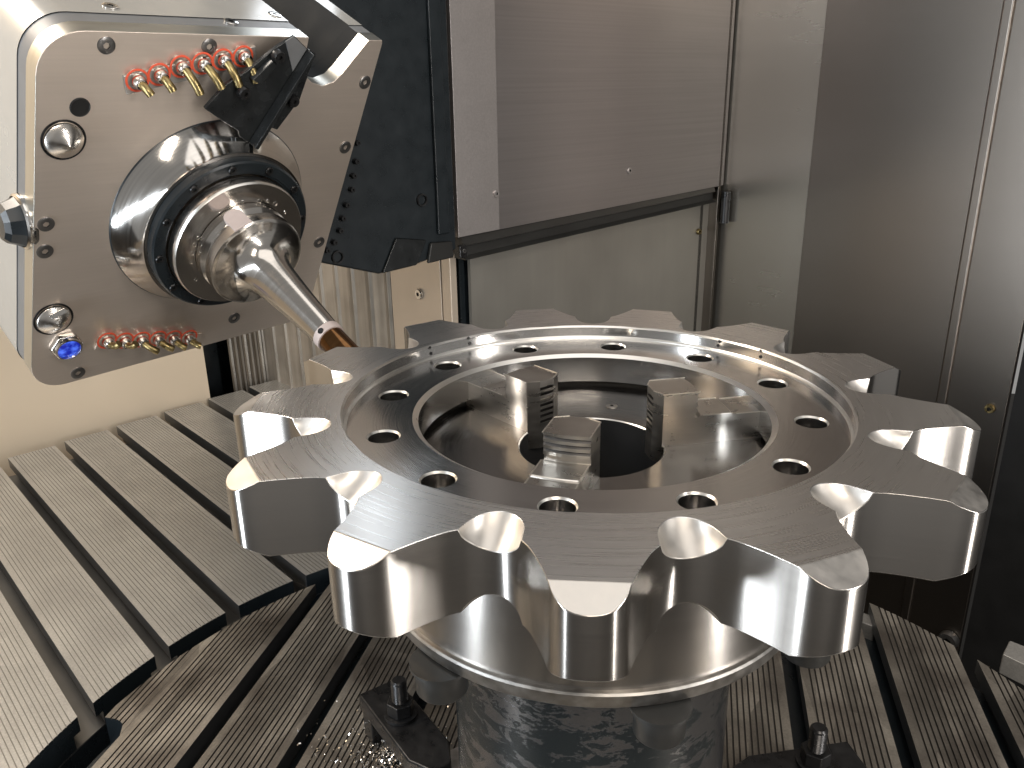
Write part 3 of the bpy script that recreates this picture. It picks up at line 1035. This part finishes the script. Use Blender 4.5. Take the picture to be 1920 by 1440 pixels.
# black pedestal under the chuck
ped = thing('pedestal', 'glossy black pedestal with flakes and painted grey reflections under the chuck', 'pedestal', Matrix.Translation((0.003, 0, 0)))
lathe('column', [(0.1548, -0.2032), (0.1548, -0.575), (0.1600, -0.586)], M['flaky_reflections'], ped, 128)
bp = rounded([(0.215, -0.215), (0.215, 0.215), (-0.215, 0.215), (-0.215, -0.215)], {0: 0.02, 1: 0.02, 2: 0.02, 3: 0.02})
prism('foot_plate', bp, -0.606, -0.585, M['lip'], ped, Matrix.Rotation(R(38), 4, 'Z'), bevel=0.002)
for px, py, rs in ((828, 1258, 0.0245), (1237, 1338, 0.0225), (1515, 1196, 0.0225), (1100, 900, 0.0225)):
    d = at_z(px, py, -0.215)
    Mb = Matrix.Translation((d.x, d.y, 0))
    b = lathe('cap_screw', [(0, -0.2032), (rs * 1.2, -0.2032), (rs * 1.2, -0.2062), (rs, -0.2070), (rs, -0.232), (rs * 0.93, -0.2345), (0, -0.2345)], M['rubber'], chuck, 40, local=Mb)

# ------------------------------------------------------------------ clamps on the round table
def clamp(label, px, py, zt, az, long_, wide, back):
    p = at_z(px, py, zt)
    h = zt - ZT
    Mc = frame(Vector((p.x, p.y, ZT)), Vector((math.cos(R(az)), math.sin(R(az)), 0)), Vector((-math.sin(R(az)), math.cos(R(az)), 0)), ZV)
    c = thing('hold_down_clamp', label, 'clamp', Mc, 'black hold-down clamps on the round table')
    hw = wide / 2
    prism('clamp_bar', rounded([(-back, -hw), (long_ * 0.7, -hw), (long_, -hw * 0.45), (long_, hw * 0.45), (long_ * 0.7, hw), (-back, hw)], {}), h - 0.028, h, M['black_oxide'], c, bevel=0.003)
    box('heel_block', -back + 0.002, -back + 0.032, -hw * 0.9, hw * 0.9, 0.001, h - 0.0285, M['black_oxide'], c, bevel=0.002)
    lathe('washer', [(0.011, h + 0.0005), (0.0235, h + 0.0005), (0.0235, h + 0.005), (0.011, h + 0.0055)], M['black_oxide'], c, 32)
    hexa('nut', 0.0195, h + 0.0055, h + 0.0255, M['black_oxide'], c, Matrix.Rotation(R(20), 4, 'Z'), 0.0015)
    # threaded stud
    V, F = [], []
    n = 20
    prof = [(0.0, h + 0.060), (0.0085, h + 0.060), (0.0105, h + 0.058)]
    z = h + 0.056
    while z > h + 0.02:
        prof += [(0.0112, z), (0.0098, z - 0.0012)]
        z -= 0.0026
    prof.append((0.0105, 0.0))
    lathe('stud', prof, M['black_oxide'], c, 24, sharp=20)
    return c


clamp('black clamp with stud and nut left of the pedestal', 752, 1340, -0.535, -50, 0.115, 0.062, 0.075)
clamp('black clamp with stud and nut right of the pedestal', 1527, 1432, -0.545, 195, 0.11, 0.062, 0.065)

# pale blocks past the round table on the right
for pts_, lb in ((((1893, 1200), (1950, 1222), (1950, 1260), (1880, 1226)), 'pale notched block at the right edge past the round table'),
                 (((1618, 1148), (1636, 1154), (1641, 1176), (1616, 1166)), 'small pale block seen through the gap right of the sprocket')):
    pp = [at_z(px, py, ZT - 0.02) for px, py in pts_]
    o = prism('stop_block', [(p.x, p.y) for p in pp], ZT - 0.06, ZT - 0.02, M['fixed_top'], bevel=0.002)
    o['label'], o['category'] = lb, 'block'

# swarf by the left clamp
chip = [at_z(660 + 50, 1400, ZT)]
V, F = [], []
rnd = random.Random(3)
cen = at_z(716, 1404, ZT + 0.002)
for i in range(900):
    dx, dy = rnd.gauss(0, 0.055), rnd.gauss(0, 0.04)
    if rnd.random() < 0.5:
        dx, dy = dx * 0.4 + 0.02, dy * 0.5 - 0.02
    p = Vector((cen.x + dx, cen.y + dy, ZT + 0.001 + rnd.random() * 0.006))
    L_ = rnd.uniform(0.0015, 0.0065)
    a, b = rnd.uniform(0, 2 * PI), rnd.gauss(0, 0.5)
    d = Vector((math.cos(a) * math.cos(b), math.sin(a) * math.cos(b), abs(math.sin(b)))) * L_
    sd = Vector((-math.sin(a), math.cos(a), rnd.gauss(0, 0.6))).normalized() * rnd.uniform(0.0004, 0.0011)
    up = Vector((0, 0, L_ * 0.25))
    i0 = len(V)
    V += [p - sd, p + sd, p + d * 0.5 + sd + up, p + d * 0.5 - sd + up, p + d + sd, p + d - sd]
    F += [[i0, i0 + 1, i0 + 2, i0 + 3], [i0 + 3, i0 + 2, i0 + 4, i0 + 5]]
chips = mesh_obj('metal_chips', V, F, M['chrome'], sharp=None)
chips['kind'] = 'stuff'
chips['label'] = 'scattered bright metal chips beside the left clamp'

# ------------------------------------------------------------------ milling head
AZ, EL = 2.4884158, 0.46337257
n_ax = Vector((math.cos(EL) * math.cos(AZ), math.cos(EL) * math.sin(AZ), math.sin(EL)))
a_ax = n_ax.cross(ZV).normalized()
b_ax = a_ax.cross(n_ax)
P_TIP = CAM + ray(628, 642) * 1.12
S0 = 0.31771
O_H = P_TIP + n_ax * S0
MH = frame(O_H, a_ax, b_ax, -n_ax)
MHi = MH.inverted()


def hp(px, py, z=0.0):
    """pixel of the photograph -> head plate coordinates at height z over the plate"""
    p = MHi @ on_plane(px, py, O_H - n_ax * z, n_ax)
    return (p.x, p.y)


head = thing('milling_head', 'big swivelling milling head with square steel face plate and grey housing', 'milling head', MH)
TLc, TR1 = (-0.2365, 0.2680), hp(579.5, 72)
BL, BR = (-0.2570, -0.2670), (0.2100, -0.2480)
slot_px = [(576, 90), (574, 144), (585, 155), (604.7, 161.4), (626.6, 153), (642, 138), (692, 75.5)]
slot_pts = [hp(*q) for q in slot_px]
outer = [TLc, (TR1[0], 0.2685)] + slot_pts + [hp(717, 75.5), hp(717, 82), hp(668, 258), hp(600, 502), BR, BL]
nidx = {0: 0.055, len(outer) - 1: 0.045, len(outer) - 2: 0.03}
face = rounded(outer, nidx, 10)
ns = 11 + 1
slot_lo, slot_hi = ns, ns + len(slot_pts) - 1
prism('face_plate', face, -0.027, 0, [M['plate'], M['plate_edge']], head, bevel=0.0008, side_mi=lambda i: 1, cap_mi=0)
sm = lambda i: 1 if slot_lo - 1 <= i < slot_hi else 0


def grow(poly, d):
    cx = sum(p[0] for p in poly) / len(poly)
    cy = sum(p[1] for p in poly) / len(poly)
    return [(x * (1 + d), y * (1 + d)) for x, y in poly]


prism('seal_strip', grow(face, -0.004), -0.052, -0.0272, [M['seal'], M['unlit']], head, side_mi=sm)
prism('housing', grow(face, 0.0), -0.80, -0.0522, [M['housing'], M['unlit']], head, side_mi=sm, cap_mi=1)

SP = {}
lathe('spindle_cone', [(0.1520, -0.001), (0.1508, 0.0015), (0.1500, 0.0020), (0.1270, 0.0440), (0.1262, 0.0470), (0.1225, 0.0475), (0.118, 0.0475)], [M['black'], M['polish'], M['nose']], head, 128, mis=[0, 0, 1, 1, 2, 2])
lathe('retaining_ring', [(0.1215, 0.0480), (0.1215, 0.0600), (0.1190, 0.0622), (0.1050, 0.0622), (0.1040, 0.0600), (0.1015, 0.0600)], M['black'], head, 128)
for k in range(12):
    a = 2 * PI * k / 12 + 0.15
    disc_screw('ring_bolt', (0.1118 * math.cos(a), 0.1118 * math.sin(a), 0.0622), ZV, 0.0062, head, M['black_oxide'], 0.003, local=True)
lathe('spindle_nose', [(0.0985, 0.0600), (0.1005, 0.0640), (0.1005, 0.0790), (0.0985, 0.0824), (0.0700, 0.0824), (0.0690, 0.0780)], [M['nose'], M['edge']], head, 128, mis=[0, 0, 1, 0, 0])
for i, (px, py) in enumerate(((486, 377), (501, 377), (516, 382), (412, 401), (455, 378), (371, 446), (365, 459), (360, 475), (358, 492), (534, 398), (367, 524))):
    x, y = hp(px, py, 0.0824)
    r_ = 0.0032 if i in (0, 2, 6, 7) else 0.0024
    lathe('nose_hole', [(0, -0.001), (r_ * 0.9, -0.001), (r_, 0.0004), (r_ * 1.2, 0.0001)], [M['void'], M['chrome']], head, 16, mis=[0, 1, 1], local=Matrix.Translation((x, y, 0.0826)))

# screws and fittings on the face
for px, py in ((199, 85), (392, 87), (86, 420), (84, 471), (439, 596), (146, 699), (598, 454), (647, 276), (684, 154)):
    x, y = hp(px, py)
    disc_screw('face_screw', (x, y, 0.0002), ZV, 0.0105, head, M['screw'], 0.0016, local=True)
x, y = hp(150, 201)
lathe('plugged_hole', [(0, 0.0006), (0.0105, 0.0006), (0.0112, 0.0014), (0.0122, 0.0006), (0.0124, -0.001)], M['void'], head, 32, local=Matrix.Translation((x, y, 0)))
for px, py, sq in ((119, 262, 5), (100, 598, 4)):
    x, y = hp(px, py)
    lathe('centre_point', [(0.0265, -0.001), (0.0265, 0.0012), (0.0245, 0.0012), (0.0235, 0.0005)], M['black_oxide'], head, 40, local=Matrix.Translation((x, y, 0)))
    lathe('point_cone', [(0.0228, -0.001), (0.0228, 0.0035), (0.0218, 0.0048), (0.0012, 0.0190), (0.0, 0.0193)], M['point'], head, 48, local=Matrix.Translation((x, y, 0)), sharp=25)
    if sq == 4:
        box('point_flat', -0.012, 0.010, -0.004, 0.004, 0.0085, 0.0125, M['chrome'], head, Matrix.Translation((x + 0.006, y + 0.011, 0)) @ Matrix.Rotation(0.4, 4, 'Z') @ Matrix.Rotation(-0.5, 4, 'X'), bevel=0.0008)
x, y = hp(122, 645)
lampM = Matrix.Translation((x, y, 0))
lamp = hexa('lamp_housing', 0.0235, -0.001, 0.010, M['chrome'], head, lampM, 0.003)
lathe('lamp_bezel', [(0.0185, 0.010), (0.0180, 0.0145), (0.0160, 0.0150), (0.0150, 0.0125)], M['chrome'], lamp, 40)
lathe('lamp_glass', [(0, 0.0145), (0.008, 0.0140), (0.0152, 0.0115)], M['glow'], lamp, 40)

# screws in the top side of the housing
for px, py, dz in ((207, 12, 0), (515, 28, 0), (433, 41, 0)):
    q = MHi @ on_plane(px, py, O_H + b_ax * 0.2683, b_ax)
    disc_screw('housing_screw', (q.x, q.y + 0.0003, q.z), Vector((0, 1, 0)), 0.0095, head, M['chrome'], 0.0012, local=True)

# nozzle rows
def nozzle_row(ends, nz, tips, mount, side):
    # manifold strip
    A, B = Vector(hp(*ends[0])), Vector(hp(*ends[1]))
    d = (B - A).normalized()
    nn = Vector((-d.y, d.x))
    h = 0.0125
    pl = [A - d * 0.018 - nn * h, B + d * 0.018 - nn * h, B + d * 0.018 + nn * h, A - d * 0.018 + nn * h]
    mn = prism('nozzle_manifold', [tuple(p) for p in pl], 0.0003, 0.0035, mount, head, bevel=0.001)
    for (px, py), (tx, ty, tz) in zip(nz, tips):
        x, y = hp(px, py, 0.006)
        nzo = lathe('nozzle', [(0.0085, 0.0036), (0.0090, 0.0040), (0.0088, 0.0100), (0.0086, 0.0130), (0.0070, 0.0165), (0.0, 0.0185)], M['chrome'], head, 24, local=Matrix.Translation((x, y, 0)))
        lathe('seal_ring', [(0.0122, 0.0036), (0.0148, 0.0036), (0.0150, 0.0044), (0.0140, 0.0048), (0.0122, 0.0044)], M['seat'], nzo, 24)
        ex, ey = hp(tx, ty, tz)
        p0 = Vector((0, 0, 0.014))
        p3 = Vector((ex - x, ey - y, tz))
        mid = Vector(((ex - x) * 0.35, (ey - y) * 0.25, tz * 0.72 + 0.006))
        pts = []
        for q in range(9):
            t = q / 8
            pts.append(p0 * (1 - t) ** 2 + mid * 2 * t * (1 - t) + p3 * t * t)
        tube('brass_pipe', pts, 0.0054, M['brass'], nzo, 12)


nozzle_row(((259, 152), (456, 107)), ((259, 152), (300, 141), (341, 126), (381, 120), (419, 113), (457, 107)),
           ((284, 179, 0.030), (325, 171, 0.030), (376, 177, 0.036), (416, 166, 0.036), (449, 162, 0.034), (480, 155, 0.034)), M['manifold'], 1)
nozzle_row(((202, 640), (355, 635)), ((202, 640), (234, 640), (266, 638), (297, 636), (326, 635), (355, 634)),
           ((224, 644, 0.028), (255, 644, 0.028), (296, 659, 0.030), (325, 654, 0.030), (349, 652, 0.030), (377, 649, 0.030)), M['plate'], -1)

# knob on the left side of the head
kx, ky = hp(55, 418, -0.03)
kM = frame(Vector((kx - 0.004, ky, -0.035)), Vector((0, 0, 1)), Vector((0, 1, 0)), Vector((-1, 0, 0)))
kn = lathe('side_knob', [(0.0, -0.004), (0.036, -0.004), (0.0375, 0.0), (0.036, 0.006), (0.033, 0.008)], M['chrome'], head, 48, local=kM)
lathe('knob_grip', [(0.033, 0.0081), (0.030, 0.013), (0.026, 0.024), (0.020, 0.030), (0.0, 0.031)], M['black'], kn, 10, sharp=20)

# black bracket across the top nozzles
brk = thing('sensor_bracket', 'oily black angled bracket across the upper right of the face plate', 'bracket', MH)
zb_ = 0.030
pl = [hp(*q, zb_) for q in ((384, 204), (425, 158), (461, 135), (500, 104), (520, 88), (553, 68), (578, 93), (572, 115), (515, 216), (474, 275), (449, 256), (447, 246), (420, 229))]
prism('bracket_plate', pl, zb_ - 0.006, zb_, M['bracket'], brk, bevel=0.001)
pl = [hp(*q, zb_ + 0.001) for q in ((576, 90), (588, 97), (558, 184), (516, 240), (505, 236), (540, 175))]
prism('bracket_flange', pl, zb_ + 0.001, zb_ + 0.007, M['bracket'], brk, bevel=0.001)
pl = [hp(*q, zb_ + 0.008) for q in ((581, 96), (585, 99), (478, 275), (471, 272))]
prism('bracket_rib', pl, zb_ + 0.0005, zb_ + 0.018, M['bracket'], brk, bevel=0.001)
pl = [hp(*q, zb_ + 0.002) for q in ((536, 78), (551, 68), (575, 92), (549, 134))]
prism('grey_patch', pl, zb_ + 0.0005, zb_ + 0.0020, M['seal'], brk)  # flat grey quad laid over the black bracket plate
pl = [hp(*q, zb_ - 0.006) for q in ((478, 150), (509, 112), (500, 104), (462, 140))]
prism('bracket_flange', pl, zb_ + 0.0005, zb_ + 0.010, M['bracket'], brk, bevel=0.001)
for px, py in ((455, 172), (547, 187), (520, 104)):
    x, y = hp(px, py, zb_ + 0.007)
    disc_screw('bracket_screw', (x, y, zb_ + 0.007), ZV, 0.0085, brk, M['black_oxide'], 0.008, local=True)
x, y = hp(520, 130, 0.0)
box('bracket_stem', x - 0.012, x + 0.012, y - 0.02, y + 0.02, 0.0005, zb_ - 0.0062, M['bracket'], brk)

# ------------------------------------------------------------------ tool
tool = thing('cutting_tool', 'long necked milling tool reaching from the spindle to the sprocket', 'cutting tool', MH)
T = S0
z4 = T - 0.1909
hold = [(0.0680, 0.0822), (0.0703, 0.0840), (0.0703, 0.0960), (0.0640, 0.1010), (0.0640, 0.1050), (0.0703, 0.1100), (0.0703, z4 - 0.001), (0.0690, z4), (0.0650, z4 + 0.0016), (0.0575, z4 + 0.0040), (0.0510, z4 + 0.0070), (0.0450, z4 + 0.0110), (0.0400, z4 + 0.0160), (0.0360, z4 + 0.023), (0.0330, z4 + 0.032), (0.0308, z4 + 0.043), (0.0288, z4 + 0.058), (0.0267, z4 + 0.078), (0.0245, z4 + 0.102), (0.0224, z4 + 0.130), (0.0205, z4 + 0.160), (0.0198, T - 0.021), (0.0192, T - 0.0205)]
lathe('tool_holder', hold, M['holder'], tool, 96, sharp=30)
lathe('collar', [(0.0192, T - 0.0204), (0.0204, T - 0.0200), (0.0204, T - 0.0085), (0.0185, T - 0.0080)], M['tag'], tool, 64)
lathe('cutter_shank', [(0.0183, T - 0.0080), (0.0183, T + 0.045), (0.0170, T + 0.050), (0.0, T + 0.050)], M['insert'], tool, 64)
# drive pad on the flange and clamp screw on the collar
xk, yk = hp(452, 428, 0.112)
ang = math.atan2(yk, xk)
Mk = frame(Vector((0.0705 * math.cos(ang), 0.0705 * math.sin(ang), 0.100)), Vector((-math.sin(ang), math.cos(ang), 0)), Vector((0, 0, 1)), Vector((math.cos(ang), math.sin(ang), 0)))
kp = [(-0.0135, 0.026), (0.0135, 0.026)] + [(0.0135 * math.cos(t), 0.0135 * math.sin(t)) for t in [PI * q / 10 for q in range(0, -11, -1)]]
kp = [(-0.0135, 0.0262), (-0.0135, 0.0)] + [(0.0135 * math.cos(PI + PI * q / 10), 0.0135 * math.sin(PI + PI * q / 10)) for q in range(1, 11)] + [(0.0135, 0.0262)]
prism('drive_pad', kp, -0.012, 0.0008, M['tag'], tool, Mk, bevel=0.0006)
d = MHi @ CAM
ca = math.atan2(d.y, d.x)
ca += 0.15
Ms = frame(Vector((0.0204 * math.cos(ca), 0.0204 * math.sin(ca), T - 0.0143)), Vector((-math.sin(ca), math.cos(ca), 0)), Vector((0, 0, 1)), Vector((math.cos(ca), math.sin(ca), 0)))
lathe('clamp_screw', [(0, 0.0003), (0.0028, 0.0004), (0.0036, 0.0012), (0.0042, 0.0002)], M['void'], tool, 20, local=Ms)

for l in list(bpy.data.objects):
    if l.type == 'LIGHT':
        l.visible_camera = True
print('objects', len(bpy.data.objects), 'tris', sum(len(o.data.polygons) for o in bpy.data.objects if o.type == 'MESH'))
